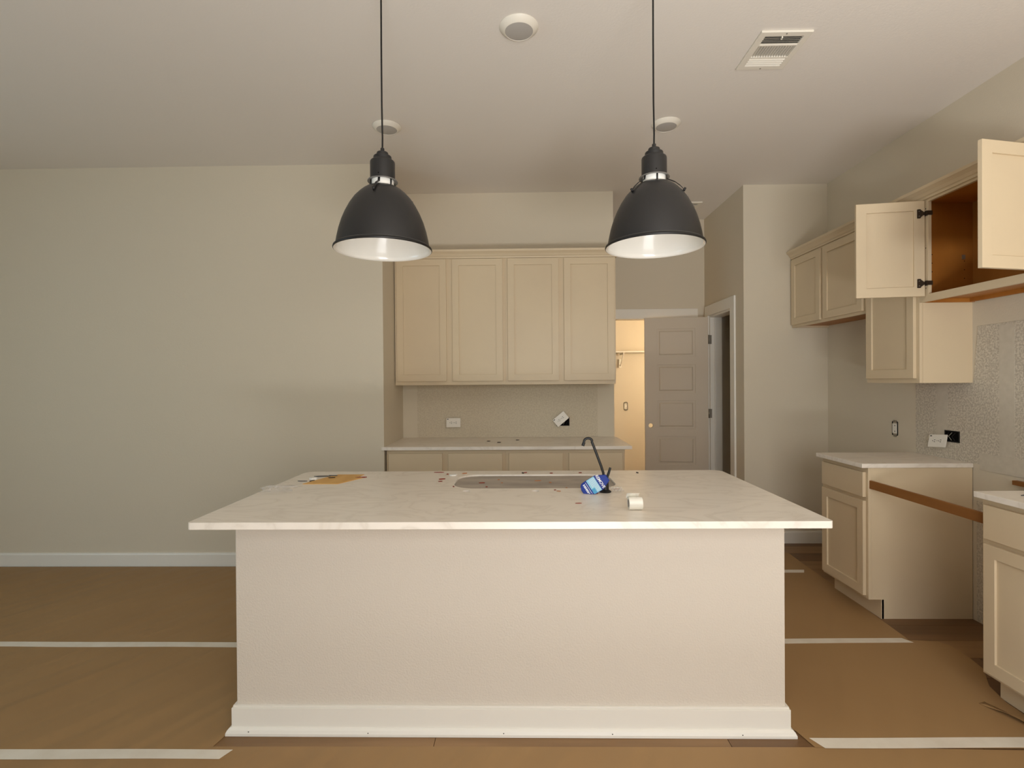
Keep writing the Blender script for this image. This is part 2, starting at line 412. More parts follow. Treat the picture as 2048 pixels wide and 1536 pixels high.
# water dispenser tap with a tag
def tap():
    bx, by, bz = .372, 2.342, CT
    t = thing('water_tap', (bx, by, bz), 'slim black gooseneck tap beside the sink cutout', 'tap')
    build('base', MB().lathe([(.001, 0), (.026, 0), (.027, .004), (.022, .008), (.015, .012), (.001, .013)], (bx, by, bz), 32), 'matteblack', t)
    build('body', MB().lathe([(.001, .01), (.0165, .012), (.0155, .045), (.013, .06), (.008, .066), (.001, .067)], (bx, by, bz), 32), 'matteblack', t)
    pts = [(bx-.006, by, bz+.05), (bx-.008, by, bz+.085), (.355, by, 1.028), (.338, by, 1.075), (.322, by, 1.118), (.314, by, 1.138)]
    for k in range(9):
        a = math.radians(20+k*17); pts.append((.297+.0185*math.cos(a), by, 1.139+.0165*math.sin(a)))
    pts.append((.2765, by, 1.130))
    build('spout', MB().tube(pts, .0057, 12), 'matteblack', t)
    build('nozzle', MB().tube([(.279, by, 1.137), (.273, by, 1.121)], .0068, 12), 'matteblack', t)
    build('lever', MB().tube([(bx+.004, by-.003, bz+.055), (bx+.015, by-.004, bz+.085), (bx+.0225, by-.005, bz+.110)], [.006, .0058, .0052], 10), 'matteblack', t)
    # paper tag hooked over the body, sloping down to the left onto the worktop
    g = thing('paper_tag', (.30, 2.312, bz), 'blue and white printed paper tag hung on the black tap', 'tag')
    top = Vector((bx+.008, by-.019, bz+.069)); end = Vector((.268, 2.312, bz+.004))
    ax = (end-top); L = ax.length; ax.normalize()
    side = Vector((.62, -.36, -.60)); side = (side-ax*side.dot(ax)).normalized(); nn = ax.cross(side).normalized()
    if nn.y > 0: nn = -nn
    def P(u, v, h=0):        # u along (0..L), v across, gentle curl
        sag = .010*math.sin(math.pi*min(max(u/L, 0), 1))-.30*v*v*8*.1
        q = top+ax*u+side*v+nn*(h+sag)
        return (q.x, q.y, max(q.z, bz+.0012+h))
    def patch(u0, u1, v0f, v1f, h, n=12, m=8):
        mb = MB(); vs = []
        for i in range(n+1):
            u = u0+(u1-u0)*i/n
            v0, v1 = v0f(u), v1f(u)
            for j in range(m+1): vs.append(P(u, v0+(v1-v0)*j/m, h))
        fs = [(i*(m+1)+j, i*(m+1)+j+1, (i+1)*(m+1)+j+1, (i+1)*(m+1)+j) for i in range(n) for j in range(m)]
        return mb.add(vs, fs, True)
    W = .036
    def half(u):
        s = u/L
        return W*(.42+.58*min(1, s/.35)) if s < .85 else W*math.sqrt(max(.02, 1-((s-.85)/.16)**2))
    sheet = build('sheet', patch(0, L, lambda u: -half(u), lambda u: half(u), 0, 20, 8), 'blue', g)
    md = sheet.modifiers.new('thickness', 'SOLIDIFY'); md.thickness = .0008
    build('pale_panel', patch(L*.40, L*.70, lambda u: -W*.96, lambda u: W*.96, .0007, 10, 8), 'skyblue', g)
    build('panel_accent', patch(L*.58, L*.70, lambda u: W*.30, lambda u: W*.96, .0012, 5, 4), 'printblue', g)
    for k in range(5):
        u = L*(.435+.045*k)
        build('print_line', patch(u, u+L*.012, lambda u: -W*.85, lambda u: W*(.85 if k < 3 else .2), .0013, 1, 6), 'print', g)
    # lettering across the tag
    cu = bpy.data.curves.new('lettering', 'FONT'); cu.body = 'REMOVE'; cu.size = .0185; cu.align_x = 'CENTER'; cu.align_y = 'CENTER'; cu.offset = .0004
    tmp = bpy.data.objects.new('lettering_tmp', cu); C.objects.link(tmp)
    me = bpy.data.meshes.new_from_object(tmp.evaluated_get(bpy.context.evaluated_depsgraph_get()))
    mb = MB(); mb.add([P(L*.30-v.co.y*1.0, v.co.x*.93, .0014) for v in me.vertices], [tuple(p.vertices) for p in me.polygons])
    bpy.data.objects.remove(tmp); bpy.data.curves.remove(cu); bpy.data.meshes.remove(me)
    build('lettering', mb, 'print', g)
    build('print_line', patch(L*.745, L*.758, lambda u: -W*.8, lambda u: W*.8, .0013, 2, 6), 'print', g)
    v = -W*.72
    for k in range(7):
        wd = W*R.uniform(.12, .17)
        build('print_mark', patch(L*.80, L*.87, lambda u, v=v: v, lambda u, v=v, wd=wd: v+wd, .0013, 2, 2), 'print', g); v += W*.2
tap()

def tape_roll():
    cx, cy, r = .435, 2.018, .0245
    t = thing('tape_roll', (cx, cy, CT), 'small roll of white tape lying on its side on the island', 'tape roll')
    c = (cx-.026, cy, CT+r+.0008)
    build('roll', MB().lathe([(.0165, 0), (r-.001, 0), (r, .001), (r, .051), (r-.001, .052), (.0165, .052), (.0165, 0)], c, 40, 'x'), 'white', t)
    build('core', MB().lathe([(.0165, .0005), (.0145, .0005), (.0145, .0515), (.0165, .0515)], c, 40, 'x'), 'lens', t)
    # loose flap standing up behind
    mb = MB(); vs = []
    for i in range(9):
        a = math.radians(40+i*9); rr = r+.0006+.0006*i*i*.35
        for x in (cx-.031, cx+.017): vs.append((x, cy+rr*math.cos(a)+.004*i*.4, CT+r+rr*math.sin(a)+.0005*i))
    mb.add(vs, [(2*i, 2*i+1, 2*i+3, 2*i+2) for i in range(8)], True)
    o = build('loose_end', mb, 'white', t); md = o.modifiers.new('thickness', 'SOLIDIFY'); md.thickness = .0008
tape_roll()

# plywood scrap with crumbs
def scraps():
    o = build('plywood_scrap', MB().prism([(-1.078, 2.545), (-.905, 2.545), (-.83, 2.70), (-.858, 2.745), (-.85, 2.80), (-.99, 2.80), (-1.035, 2.69)], [], CT, CT+.0025, FZ), 'ply', None)
    tag(o, 'thin orange wood scrap lying at the left end of the island', 'wood scrap')
    def chip(name, x, y, z, L, W, ang, m, label, group, h=.003):
        c, s = math.cos(ang), math.sin(ang); mb = MB()
        pts = [(-L/2, 0), (-L/4, -W/2), (L/3, -W*.4), (L/2, W*.1), (L/5, W/2), (-L/4, W*.35)]
        ln = [(x+a*c-b*s, y+a*s+b*c) for a, b in pts]
        mb.prism(ln, [], z, z+h*R.uniform(.7, 1.2), FZ)
        tag(build(name, mb, m, None), label, 'scrap', group)
    Z = CT+.0003
    P2 = CT+.0028
    L0, G0 = ['long grey scrap at the back left corner of the orange wood piece', 'grey scrap on the back edge of the orange wood piece', 'small dark scrap lying on the orange wood piece', 'black scrap beside the white crumb at the orange wood piece', 'thin grey sliver left of the orange wood piece'], 'scraps by the orange wood piece'
    for x, y, z, l, wd, a, m in [(-1.06, 2.755, Z, .09, .03, .05, 'greychip'), (-1.005, 2.76, P2, .05, .02, -.2, 'greychip'), (-.99, 2.70, P2, .035, .012, .1, 'darkchip'),
                              (-1.063, 2.625, Z, .03, .022, .9, 'darkchip'), (-1.11, 2.62, Z, .05, .008, -.06, 'greychip')]:
        chip('dark_scrap', x, y, z, l, wd, a, m, L0.pop(0), G0)
    chip('plaster_crumb', -1.075, 2.675, Z, .04, .03, .4, 'whitechip', 'white plaster crumb at left edge of the orange wood piece', None, .008)
    chip('red_wood_sliver', -.842, 2.715, Z, .06, .02, .2, 'redchip', 'long red-brown sliver at right edge of the orange wood piece', None)
    L1, G1 = ['larger reddish scrap left of the sink cutout, back one of a pair', 'reddish scrap left of the sink cutout, front one of a pair', 'reddish speck at the front left corner of the sink cutout', 'red nail-like scrap alone in the middle of the island worktop', 'reddish scrap by the front sink edge, left of the tag, longer one', 'reddish speck by the front sink edge, left of the tag, shorter one', 'reddish scrap at the foot of the blue paper tag', 'thin reddish scrap right of the black tap', 'reddish speck behind the left end of the sink cutout, left one', 'reddish scrap behind the left end of the sink cutout, right one'], 'reddish scraps on the island worktop'
    for u in [(-.408, 2.66, .035, .014, .4), (-.408, 2.60, .022, .014, .1), (-.325, 2.47, .008, .02, .3), (.229, 2.125, .026, .006, .02), (.165, 2.36, .02, .008, -.4),
              (.15, 2.385, .012, .01, .7), (.325, 2.31, .022, .014, .2), (.43, 2.40, .028, .007, .1), (-.40, 2.80, .012, .014, .2), (-.31, 2.82, .03, .014, .5)]:
        chip('reddish_scrap', u[0], u[1], Z, u[2], u[3], u[4], R.choice(['redchip', 'redchip', 'tanchip']), L1.pop(0), G1)
    L2, G2 = ['short brown scrap behind the middle of the sink cutout, left of a pair', 'long brown scrap behind the middle of the sink cutout, right of a pair', 'brown scrap behind the sink cutout, between its middle and the tap', 'brown scrap behind the sink cutout, just left of the tap spout', 'dark speck near the back edge of the island, far right of the tap', 'long thin dark scrap near the back edge, left of the sink cutout'], 'scraps behind the sink cutout'
    for u in [(.005, 2.83, .012, .03, .2), (.018, 2.84, .024, .014, .6), (.158, 2.82, .018, .018, .1), (.315, 2.83, .018, .02, -.3), (.62, 2.82, .008, .024, .3), (-.455, 2.86, .055, .012, .03)]:
        chip('brown_scrap', u[0], u[1], Z, u[2], u[3], u[4], R.choice(['darkchip', 'redchip']), L2.pop(0), G2)
    L3, G3 = 'tiny tan scrap lying inside the sink cutout', 'scraps on the sink cover'
    for u in [(-.20, 2.60, .03, .012, .1), (-.10, 2.60, .012, .012, .4), (.08, 2.65, .035, .014, .2), (-.17, 2.50, .01, .01, .2), (.14, 2.60, .012, .016, .5), (-.12, 2.68, .012, .012, .1), (.21, 2.47, .01, .014, .3), (-.20, 2.45, .016, .01, .2)]:
        chip('tan_scrap', u[0], u[1], CT-.0078, u[2], u[3], u[4], R.choice(['tanchip', 'redchip', 'tanchip']), L3, G3)
    chip('plaster_crumb', -.365, 2.765, Z, .04, .03, .2, 'whitechip', 'white crumb on the island behind the sink cutout\'s left end', None, .006)
    # crumpled clear film at the left edge
    mb = MB(); vs = []; nx, ny = 12, 8
    for i in range(nx+1):
        for j in range(ny+1):
            x = -1.215+.14*i/nx+.02*math.sin(j*1.3); yv = 2.36+.17*j/ny
            z = CT+.001+.016*abs(math.sin(i*1.1+j*.7)*math.cos(j*1.4))*math.sin(math.pi*j/ny)*(1-.4*i/nx)
            vs.append((x, yv, z))
    mb.add(vs, [(i*(ny+1)+j, i*(ny+1)+j+1, (i+1)*(ny+1)+j+1, (i+1)*(ny+1)+j) for i in range(nx) for j in range(ny)], False)
    o = build('plastic_film', mb, M['film'], None); md = o.modifiers.new('thickness', 'SOLIDIFY'); md.thickness = .0005
    tag(o, 'crumpled clear plastic film over the left edge of the island', 'plastic film')
    mb = MB(); vs = []; nx, ny = 7, 6
    for i in range(nx+1):
        for j in range(ny+1):
            vs.append((.405+.05*i/nx, 2.33+.09*j/ny, CT+.001+.012*abs(math.sin(i*1.7+j)*math.cos(j*1.9))))
    mb.add(vs, [(i*(ny+1)+j, i*(ny+1)+j+1, (i+1)*(ny+1)+j+1, (i+1)*(ny+1)+j) for i in range(nx) for j in range(ny)], False)
    o = build('plastic_film', mb, M['film'], None); md = o.modifiers.new('thickness', 'SOLIDIFY'); md.thickness = .0005
    tag(o, 'small crumpled clear film piece right of the black tap', 'plastic film')
def mat_film():
    m = bpy.data.materials.new('clear_film'); m.use_nodes = True; n = m.node_tree.nodes; l = m.node_tree.links
    b = n['Principled BSDF']; b.inputs['Base Color'].default_value = (.85, .83, .8, 1); b.inputs['Roughness'].default_value = .2; b.inputs['Alpha'].default_value = .25
    return m
M['film'] = mat_film()
scraps()

# ------------------------------------------------------------------ cabinets
def shaker(parent, fm, a0, a1, b0, b1, m='cabinet', rail=.055, th=.019, name='door'):
    d = build(name, MB().prism(rect(a0, a1, b0, b1), [rect(a0+rail, a1-rail, b0+rail, b1-rail)], 0, th, fm), m, parent, .0012)
    build('panel', MB().prism(rect(a0+rail-.001, a1-rail+.001, b0+rail-.001, b1-rail+.001), [], .005, th-.0095, fm), m, d)
    return d
def slab_front(parent, fm, a0, a1, b0, b1): return build('drawer_front', MB().prism(rect(a0, a1, b0, b1), [], 0, .019, fm), 'cabinet', parent, .0015)

# butler's pantry wall units
def butler_upper(x0, x1, doors, label):
    z0, z1 = 1.384, 2.444; t = thing('wall_cabinet', ((x0+x1)/2, (4.353+YA)/2, z0), label, 'cabinet', 'wall cabinets in the alcove')
    build('body', MB().box(x0, x1, 4.371, YA, z0+.015, z1), 'cabinet', t)
    build('bottom_panel', MB().box(x0+.015, x1-.015, 4.371, YA-.002, z0+.006, z0+.015), 'cabinet', t)
    holes = [rect(a+.012, b-.012, z0+.045, z1-.03) for a, b in doors]
    build('face_frame', MB().prism(rect(x0, x1, z0, z1), holes, 0, .0185, FY(4.3715)), 'cabinet', t, .001)
    for a, b in doors: shaker(t, FY(4.3528), a, b, z0+.032, z1-.012)
butler_upper(-1.052, -.130, [(-1.034, -.62), (-.57, -.151)], 'cream two-door wall cabinet, left half of the alcove uppers')
butler_upper(-.130, .787, [(-.109, .313), (.358, .774)], 'cream two-door wall cabinet, right half of the alcove uppers')
CROWN = [(0, 0), (.010, 0), (.012, .012), (.018, .018), (.026, .032), (.038, .045), (.044, .050), (.046, .066), (0, .066)]
def butler_crown():
    vs = []; n = len(CROWN)
    for x, mit in ((AX0+.002, 0), (.788, 1)):
        for a, b in CROWN: vs.append((x+a*mit, 4.352-a, 2.437+b))
    for a, b in CROWN: vs.append((.788+a, YA, 2.437+b))
    mb = MB(); mb.add(vs, [(i*n+k, i*n+(k+1) % n, (i+1)*n+(k+1) % n, (i+1)*n+k) for i in range(2) for k in range(n)]+[tuple(range(n)), tuple(range(2*n, 3*n))])
    mb.box(AX0+.002, .788, 4.352, 4.372, 2.4445, 2.503)
    tag(build('crown_moulding', mb, 'cabinet'), 'cream crown moulding along the top of the alcove wall cabinets', 'moulding')
butler_crown()
def butler_base(x0, x1, drs, label):
    t = thing('base_cabinet', ((x0+x1)/2, 4.3, 0), label, 'cabinet', 'base cabinets in the alcove')
    build('body', MB().box(x0, x1, 4.0375, YA, .1, CT-.026), 'cabinet', t)
    build('toe_kick', MB().box(x0, x1, 4.1, 4.12, 0, .1), 'cabinet', t)
    holes = [rect(a+.012, b-.012, .72, .85) for a, b in drs]+[rect(a+.012, b-.012, .14, .68) for a, b in drs]
    build('face_frame', MB().prism(rect(x0, x1, .1, CT-.026), holes, 0, .0185, FY(4.038)), 'cabinet', t, .001)
    for a, b in drs:
        slab_front(t, FY(4.0192), a, b, .71, .861); shaker(t, FY(4.0192), a, b, .128, .69)
butler_base(-1.046, -.124, [(-1.026, -.611), (-.566, -.149)], 'cream base cabinet under the left half of the alcove worktop')
butler_base(-.124, .79, [(-.099, .313), (.361, .768)], 'cream base cabinet under the right half of the alcove worktop')
o = build('alcove_worktop', MB().prism([(-1.076, 3.977), (.838, 3.977), (.838, YA-.06), (AX1, YA-.001), (AX0+.001, YA-.001), (AX0+.001, YB-.001), (-1.076, YB-.001)], [], CT-.0255, CT, FZ), 'quartz', None, .002)
tag(o, 'pale stone worktop on the alcove base cabinets', 'worktop')
for x, yv, wh in ((-.29, 4.33, 'leftmost of three'), (-.20, 4.24, 'front one of three'), (-.05, 4.40, 'rightmost of three')):
    mb = MB().prism([(x, yv), (x+.02, yv-.01), (x+.03, yv+.012), (x+.008, yv+.02)], [], CT+.0003, CT+.004, FZ)
    tag(build('dark_scrap', mb, 'darkchip'), 'small dark scrap on the alcove worktop, '+wh, 'scrap', 'scraps on the alcove worktop')

# backsplash areas left in skim coat
build('skim_patch', MB().prism(rect(-.93, .675, CT+.001, 1.383), [], .0003, .0025, FY(YA)), 'skim_soft', walcove)
build('skim_patch', MB().prism([(2.0, CT), (3.535, CT), (3.535, 1.384), (3.09, 1.384), (3.06, 1.71), (2.0, 1.725)], [], .0003, .0025, FX(WX)), 'skim', wright)
build('skim_patch', MB().prism(rect(2.36, 3.07, .005, .70), [], .0003, .0025, FX(WX)), 'skim', wright)
for a0, a1, b0, b1 in ((3.275, 3.362, CT+.05, 1.38), (2.835, 2.925, .981, 1.70), (2.36, 3.05, CT-.03, .98)):
    build('mud_band', MB().prism(rect(a0, a1, b0, b1), [], .0025, .0032, FX(WX)), 'mud', wright)

# cover plates and wall boxes
def outlet(name, c, fm, label, w=.125, h=.08, slots=True):
    t = thing(name, c, label, 'outlet')
    build('cover_plate', MB().prism(rrect(-w/2, w/2, -h/2, h/2, .004, 3), [], 0, .006, fm), 'plate', t, .0015)
    for s in (-1, 1):
        f = build('receptacle', MB().prism(rrect(s*.021-.017, s*.021+.017, -.014, .014, .008, 4), [], .006, .0072, fm), 'plate', t)
        for a, b in ((.006, .006), (.006, -.006)):
            build('slot', MB().prism(rect(s*.021+a-.006, s*.021+a+.003, b-.0016, b+.0016), [], .0072, .0076, fm), 'hole', f)
        build('slot', MB().prism(circ(s*.021-.009, 0, .0027, 10), [], .0072, .0076, fm), 'hole', f)
    build('screw', MB().prism(circ(0, 0, .0028, 10), [], .006, .0072, fm), 'copper', t)
    build('print_mark', MB().prism(rect(-w/2+.006, -w/2+.02, h/2-.012, h/2-.006), [], .006, .0063, fm), 'box', t)
    return t
outlet('wall_outlet', (-.605, YA-.02, 1.007), lambda a, b, t: (-.605+a, YA-.0215-t, 1.048+b), 'white outlet plate set level, left side of alcove backsplash')
build('wall_box', MB().box(-.655, -.555, YA-.0215, YA-.0025, 1.015, 1.08), 'box', [o for o in bpy.data.objects if o.name == 'wall_outlet'][0])
ca, sa = math.cos(math.radians(40)), math.sin(math.radians(40))
ot = outlet('wall_outlet', (.348, YA-.03, 1.007), lambda a, b, t: (.346+a*ca-b*sa, YA-.026-t, 1.075+a*sa+b*ca), 'white outlet plate tilted diagonally over an open box in the alcove', .125, .078)
def wall_box(parent, fm, a0, a1, b0, b1):
    bx = build('wall_box', MB().prism(rect(a0, a1, b0, b1), [rect(a0+.006, a1-.006, b0+.006, b1-.006)], .0026, .006, fm), 'box', parent)
    build('box_interior', MB().prism(rect(a0+.005, a1-.005, b0+.005, b1-.005), [], .0026, .0036, fm), 'hole', bx)
    for k in range(3):
        a = a0+(a1-a0)*(.3+.22*k); pts = [fm(a, b0+.012, .006), fm(a+.012, (b0+b1)/2, .014), fm(a-.004, b1-.012, .006)]
        build('wire', MB().tube(pts, .0016, 6), 'copper' if k == 1 else 'cord', bx)
wall_box(ot, FY(YA), .31, .425, 1.013, 1.09)
th = math.radians(-12)
ot = outlet('wall_outlet', (WX-.03, 3.322, .965), lambda a, b, t: (WX-.024-t+.006*a/.06, 3.322-(a*math.cos(th)-b*math.sin(th)), 1.019+a*math.sin(-th)*.4+b*math.cos(th)), 'white outlet plate hanging crooked on the right wall backsplash', .124, .082)
wall_box(ot, FX(WX), 3.185, 3.295, 1.02, 1.09)
switch_box('switch_box', lambda a, b, t: (WX-t, 3.73-a, 1.06+b), 'open switch box without cover on right wall beside the fridge space', .056, .098)

# right run
XF = 2.330      # face frame plane of wall units
def right_upper(y0, y1, z0, doors, label, z1=2.444):
    t = thing('wall_cabinet', ((XF+WX)/2, (y0+y1)/2, z0), label, 'cabinet', 'wall cabinets on the right wall')
    build('body', MB().box(XF+.019, WX, y0, y1, z0+.022, z1), 'cabinet', t)
    build('bottom_panel', MB().box(XF+.019, WX-.001, y0+.016, y1-.016, z0+.016, z0+.022), 'wood', t)
    build('side_skirt', MB().box(XF+.019, WX, y0, y0+.016, z0, z0+.022).box(XF+.019, WX, y1-.016, y1, z0, z0+.022), 'cabinet', t)
    build('face_frame', MB().prism(rect(y0, y1, z0, z1), [rect(a+.012, b-.012, z0+.035, z1-.03) for a, b in doors], 0, .0185, FX(XF+.0185)), 'cabinet', t, .001)
    return t
t = right_upper(3.563, 4.535, 1.852, [(3.585, 4.048), (4.088, 4.512)], 'cream two-door cabinet high over the empty fridge space')
for a, b in [(3.585, 4.048), (4.088, 4.512)]: shaker(t, FX(XF-.0005), a, b, 1.872, 2.425)
t = right_upper(3.098, 3.561, 1.384, [(3.122, 3.545)], 'tall cream single-door wall cabinet between fridge space and range gap')
shaker(t, FX(XF-.0005), 3.122, 3.545, 1.412, 2.425)

def range_upper():
    y0, y1, z0, z1 = 2.335, 3.096, 1.853, 2.444
    t = thing('wall_cabinet', ((XF+WX)/2, (y0+y1)/2, z0), 'cream wall cabinet over the range gap, both doors open showing wood inside', 'cabinet', 'wall cabinets on the right wall')
    xb = XF+.0185
    build('side_panel', MB().box(xb, WX, y0, y0+.015, z0, z1), 'wood', t); build('side_panel', MB().box(xb, WX, y1-.015, y1, z0, z1), 'wood', t)
    build('end_panel', MB().box(xb, WX, y0-.003, y0-.0002, z0, z1), 'cabinet', t)
    build('top_panel', MB().box(xb, WX, y0+.015, y1-.015, z1-.015, z1), 'wood', t)
    build('bottom_panel', MB().box(xb, WX, y0+.015, y1-.015, z0+.022, z0+.036), 'wood', t)
    build('back_panel', MB().box(WX-.012, WX-.001, y0+.015, y1-.015, z0+.036, z1-.015), 'wood', t)
    build('hanging_rail', MB().box(WX-.03, WX-.012, y0+.015, y1-.015, z0+.001, z0+.022), 'wood', t)
    build('face_frame', MB().prism(rect(y0, y1, z0, z1), [rect(y0+.035, y1-.066, z0+.042, z1-.022)], 0, .0185, FX(xb)), 'cabinet', t, .001)
    for z in (1.93, 2.16, 2.385):
        build('screw_hole', MB().prism(circ(y1-.048, z, .003, 8), [], .0186, .0189, FX(xb)), 'hole', t)
    for k in range(3):
        build('shelf_pin_hole', MB().prism(circ(XF+.06, 2.03+.05*k, .003, 8), [], .0151, .0153, lambda a, b, s: (a, y1-s, b)), 'hole', t)
        build('shelf_pin_hole', MB().prism(circ(WX-.06, 1.99+.05*k, .003, 8), [], .0151, .0153, lambda a, b, s: (a, y1-s, b)), 'hole', t)
    build('shelf_clip', MB().box(WX-.075, WX-.06, y1-.022, y1-.015, 2.10, 2.125), 'satin', t)
    # far door: swung past a right angle, inner face and hinges to the camera
    def leaf(h, e, flip):
        h = Vector(h); d = (Vector(e)-h); W = d.length; d.normalize(); n = Vector((-d.y, d.x, 0))
        if n.y > 0: n = -n
        fm = lambda a, b, s: tuple(h+d*a+n*s+Vector((0, 0, b)))
        return fm, W
    fm, W = leaf((XF-.004, 3.066, 0), (1.972, 3.122, 0), False)
    d = shaker(t, fm, 0, W, 1.884, 2.432)
    for z in (1.957, 2.357):
        hb = build('hinge', MB().prism(rrect(.022, .040, z-.026, z+.026, .003, 2), [], .019, .024, fm).prism([(.022, z-.02), (.010, z-.010), (.010, z+.010), (.022, z+.02)], [], .019, .027, fm), 'bronze', d)
        build('hinge_arm', MB().lathe([(.001, -.004), (.009, -.004), (.009, .008), (.001, .008)], fm(.004, z, .022), 16, 'y').box(XF-.010, XF+.022, y1-.070, y1-.060, z-.012, z+.012).box(XF-.006, XF-.001, y1-.062, y1-.036, z-.014, z+.014), 'bronze', d)
        for s in (-1, 1): build('screw', MB().prism(circ(.031, z+s*.014, .003, 8), [], .024, .0255, fm), 'satin', d)
    # near door: outer face to the camera
    fm, W = leaf((XF-.004, 2.365, 0), (1.966, 2.285, 0), True)
    shaker(t, fm, 0, W, 1.884, 2.432)
range_upper()
def right_crown():
    n = len(CROWN); vs = []
    for yv in (YK-.002, 2.335):
        for a, b in CROWN: vs.append((XF+.001-a, yv, 2.437+b))
    mb = MB(); mb.add(vs, [(k, (k+1) % n, n+(k+1) % n, n+k) for k in range(n)]+[tuple(range(n)), tuple(range(n, 2*n))])
    mb.box(XF+.001, XF+.02, 2.335, YK-.002, 2.4445, 2.503)
    tag(build('crown_moulding', mb, 'cabinet'), 'cream crown moulding along the top of the right wall cabinets', 'moulding')
right_crown()
for yv, l, wh in ((4.02, .06, 'nearer the back wall'), (3.74, .05, 'nearer the open door')):
    mb = MB().prism([(yv, 2.5035), (yv+l, 2.5035), (yv+l, 2.511), (yv+.005, 2.513)], [], 0, .05, FX(XF+.04))
    tag(build('wood_shim', mb, 'trim'), 'pale shim on top of the right crown moulding, '+wh, 'shim', 'shims on the crown moulding')

XB = 2.029      # face frame plane of base units
def right_base(y0, y1, cols, label, end_far=False):
    t = thing('base_cabinet', ((XB+WX)/2, (y0+y1)/2, 0), label, 'cabinet', 'base cabinets on the right wall')
    top = CT-.026; xb = XB+.0185
    # sides notched for the toe kick
    for s0 in (y0, y1-.016):
        build('side_panel', MB().prism([(xb, .1145), (XB+.0765, .1145), (XB+.0765, .001), (WX-.004, .001), (WX-.004, top), (xb, top)], [], s0, s0+.016, lambda a, b, s: (a, s, b)), 'cabinet', t, .0008)
    build('body', MB().box(xb, WX-.006, y0+.016, y1-.016, .1145, top), 'cabinet', t)
    build('toe_kick', MB().box(XB+.0735, XB+.0885, y0-.0, y1-.002, .001, .1145), 'cabinet', t)
    holes = []
    for a, b in cols: holes += [rect(a+.012, b-.012, .735, .845), rect(a+.012, b-.012, .15, .68)]
    build('face_frame', MB().prism(rect(y0, y1, .1145, top), holes, 0, .0185, FX(xb)), 'cabinet', t, .001)
    for a, b in cols:
        slab_front(t, FX(XB-.0005), a, b, .714, .861); shaker(t, FX(XB-.0005), a, b, .133, .692)
    return t
right_base(3.096, 3.555, [(3.116, 3.536)], 'cream base cabinet with one drawer and door, standing beyond the range gap')
right_base(1.42, 2.335, [(1.885, 2.312), (1.44, 1.865)], 'cream base cabinet with drawer and door at the right picture edge')
o = build('right_worktop', MB().prism(rect(XB-.038, WX-.001, 3.092, 3.57), [], CT-.0255, CT, FZ), 'quartz', None, .002)
tag(o, 'small pale worktop on the base cabinet beyond the range gap', 'worktop')
o = build('right_worktop', MB().prism(rect(XB-.038, WX-.001, 1.40, 2.338), [], CT-.0255, CT, FZ), 'quartz', None, .002)
tag(o, 'pale worktop on the base cabinet at the right picture edge', 'worktop')
o = build('wood_strip', MB().box(XB+.006, XB+.022, 2.3355, 3.0955, .768, .815), 'strip', None, .001)
tag(o, 'brown wooden strip bridging the range gap between the base cabinets', 'wood strip')
o = build('wood_strip', MB().box(WX-.032, WX-.0035, 2.342, 2.82, .843, .866), 'strip', None, .001)
tag(o, 'short brown wooden batten on the wall behind the range gap', 'wood strip')
mb = MB().prism([(2.10, 2.235), (2.17, 2.262), (2.20, 2.252), (2.15, 2.232)], [], CT+.0003, CT+.004, FZ)
tag(build('dark_scrap', mb, 'greychip'), 'dark scrap on the worktop at the right picture edge', 'scrap')

# ------------------------------------------------------------------ floor paper and tape
def paper(pts, z, label, name='floor_paper'):
    o = build(name, MB().prism(pts, [], z, z+.0008, FZ), 'paper', None)
    return tag(o, label, 'floor paper', 'kraft paper sheets on the floor')
paper([(-5.25, .3), (2.08, .3), (2.09, 2.0), (1.3, 2.016), (-.4, 2.008), (-1.215, 2.002), (-5.25, 2.0)], .0006, 'brown paper sheet across the foreground in front of the island')
paper([(-5.25, 2.77), (-1.2, 2.77), (-1.2, 2.90), (-.1, 2.90), (-.1, 3.975), (-5.25, 3.975)], .0006, 'brown paper sheet, rippled, against the plain back wall')
paper([(-5.25, 1.93), (-1.122, 1.935), (-1.135, 1.955), (-1.208, 2.002), (-1.197, 2.06), (-1.197, 2.80), (-5.25, 2.80)], .0016, 'brown paper sheet left of the island between two white tapes')
paper([(-.1, 3.85), (2.135, 3.85), (2.146, 4.05), (2.158, 4.27), (2.08, 4.33), (1.93, 4.36), (1.88, 4.6), (.9, 4.6), (.9, 3.98), (-.1, 3.98)], .0006, 'farthest brown paper sheet on the right, before the hall')
paper([(-.1, 2.90), (1.08, 2.90), (1.08, 2.80), (2.0, 2.80), (2.075, 2.84), (2.082, 2.88), (2.115, 3.5), (2.138, 3.86), (2.05, 3.88), (-.1, 3.88)], .0016, 'brown paper sheet right of the island along the far base cabinet')
paper([(1.115, 2.012), (2.09, 2.012), (2.095, 2.30), (2.13, 2.42), (2.226, 2.56), (2.246, 2.66), (2.25, 2.79), (2.215, 2.83), (2.05, 2.845), (1.08, 2.84), (1.08, 2.12), (1.09, 2.105)], .0026, 'brown paper sheet right of the island reaching into the range gap')
def tape(x0, x1, yc, slope, wd, z, label, endl=0, endr=0):
    n = 60; top = []; bot = []
    ph = R.uniform(0, 9)
    for i in range(n+1):
        x = x0+(x1-x0)*i/n; yy = yc+slope*(x-x0)
        wv = .004*math.sin(x*2.1+ph)+.002*math.sin(x*6.3+ph)
        top.append((x, yy+wd/2+wv*.6)); bot.append((x, yy-wd/2+wv+.002*math.sin(x*4+1+ph)))
    top[-1] = (top[-1][0]+max(endr, 0), top[-1][1]); bot[-1] = (bot[-1][0]+max(-endr, 0), bot[-1][1])
    top[0] = (top[0][0]-endl, top[0][1])
    tag(build('floor_tape', MB().prism(bot+top[::-1], [], z, z+.0008, FZ), 'tape'), label, 'tape', 'white tape strips on the paper')
tape(-5.2, -1.2, 2.777, .002, .052, .0025, 'white floor tape on the paper left of the island, farther strip')
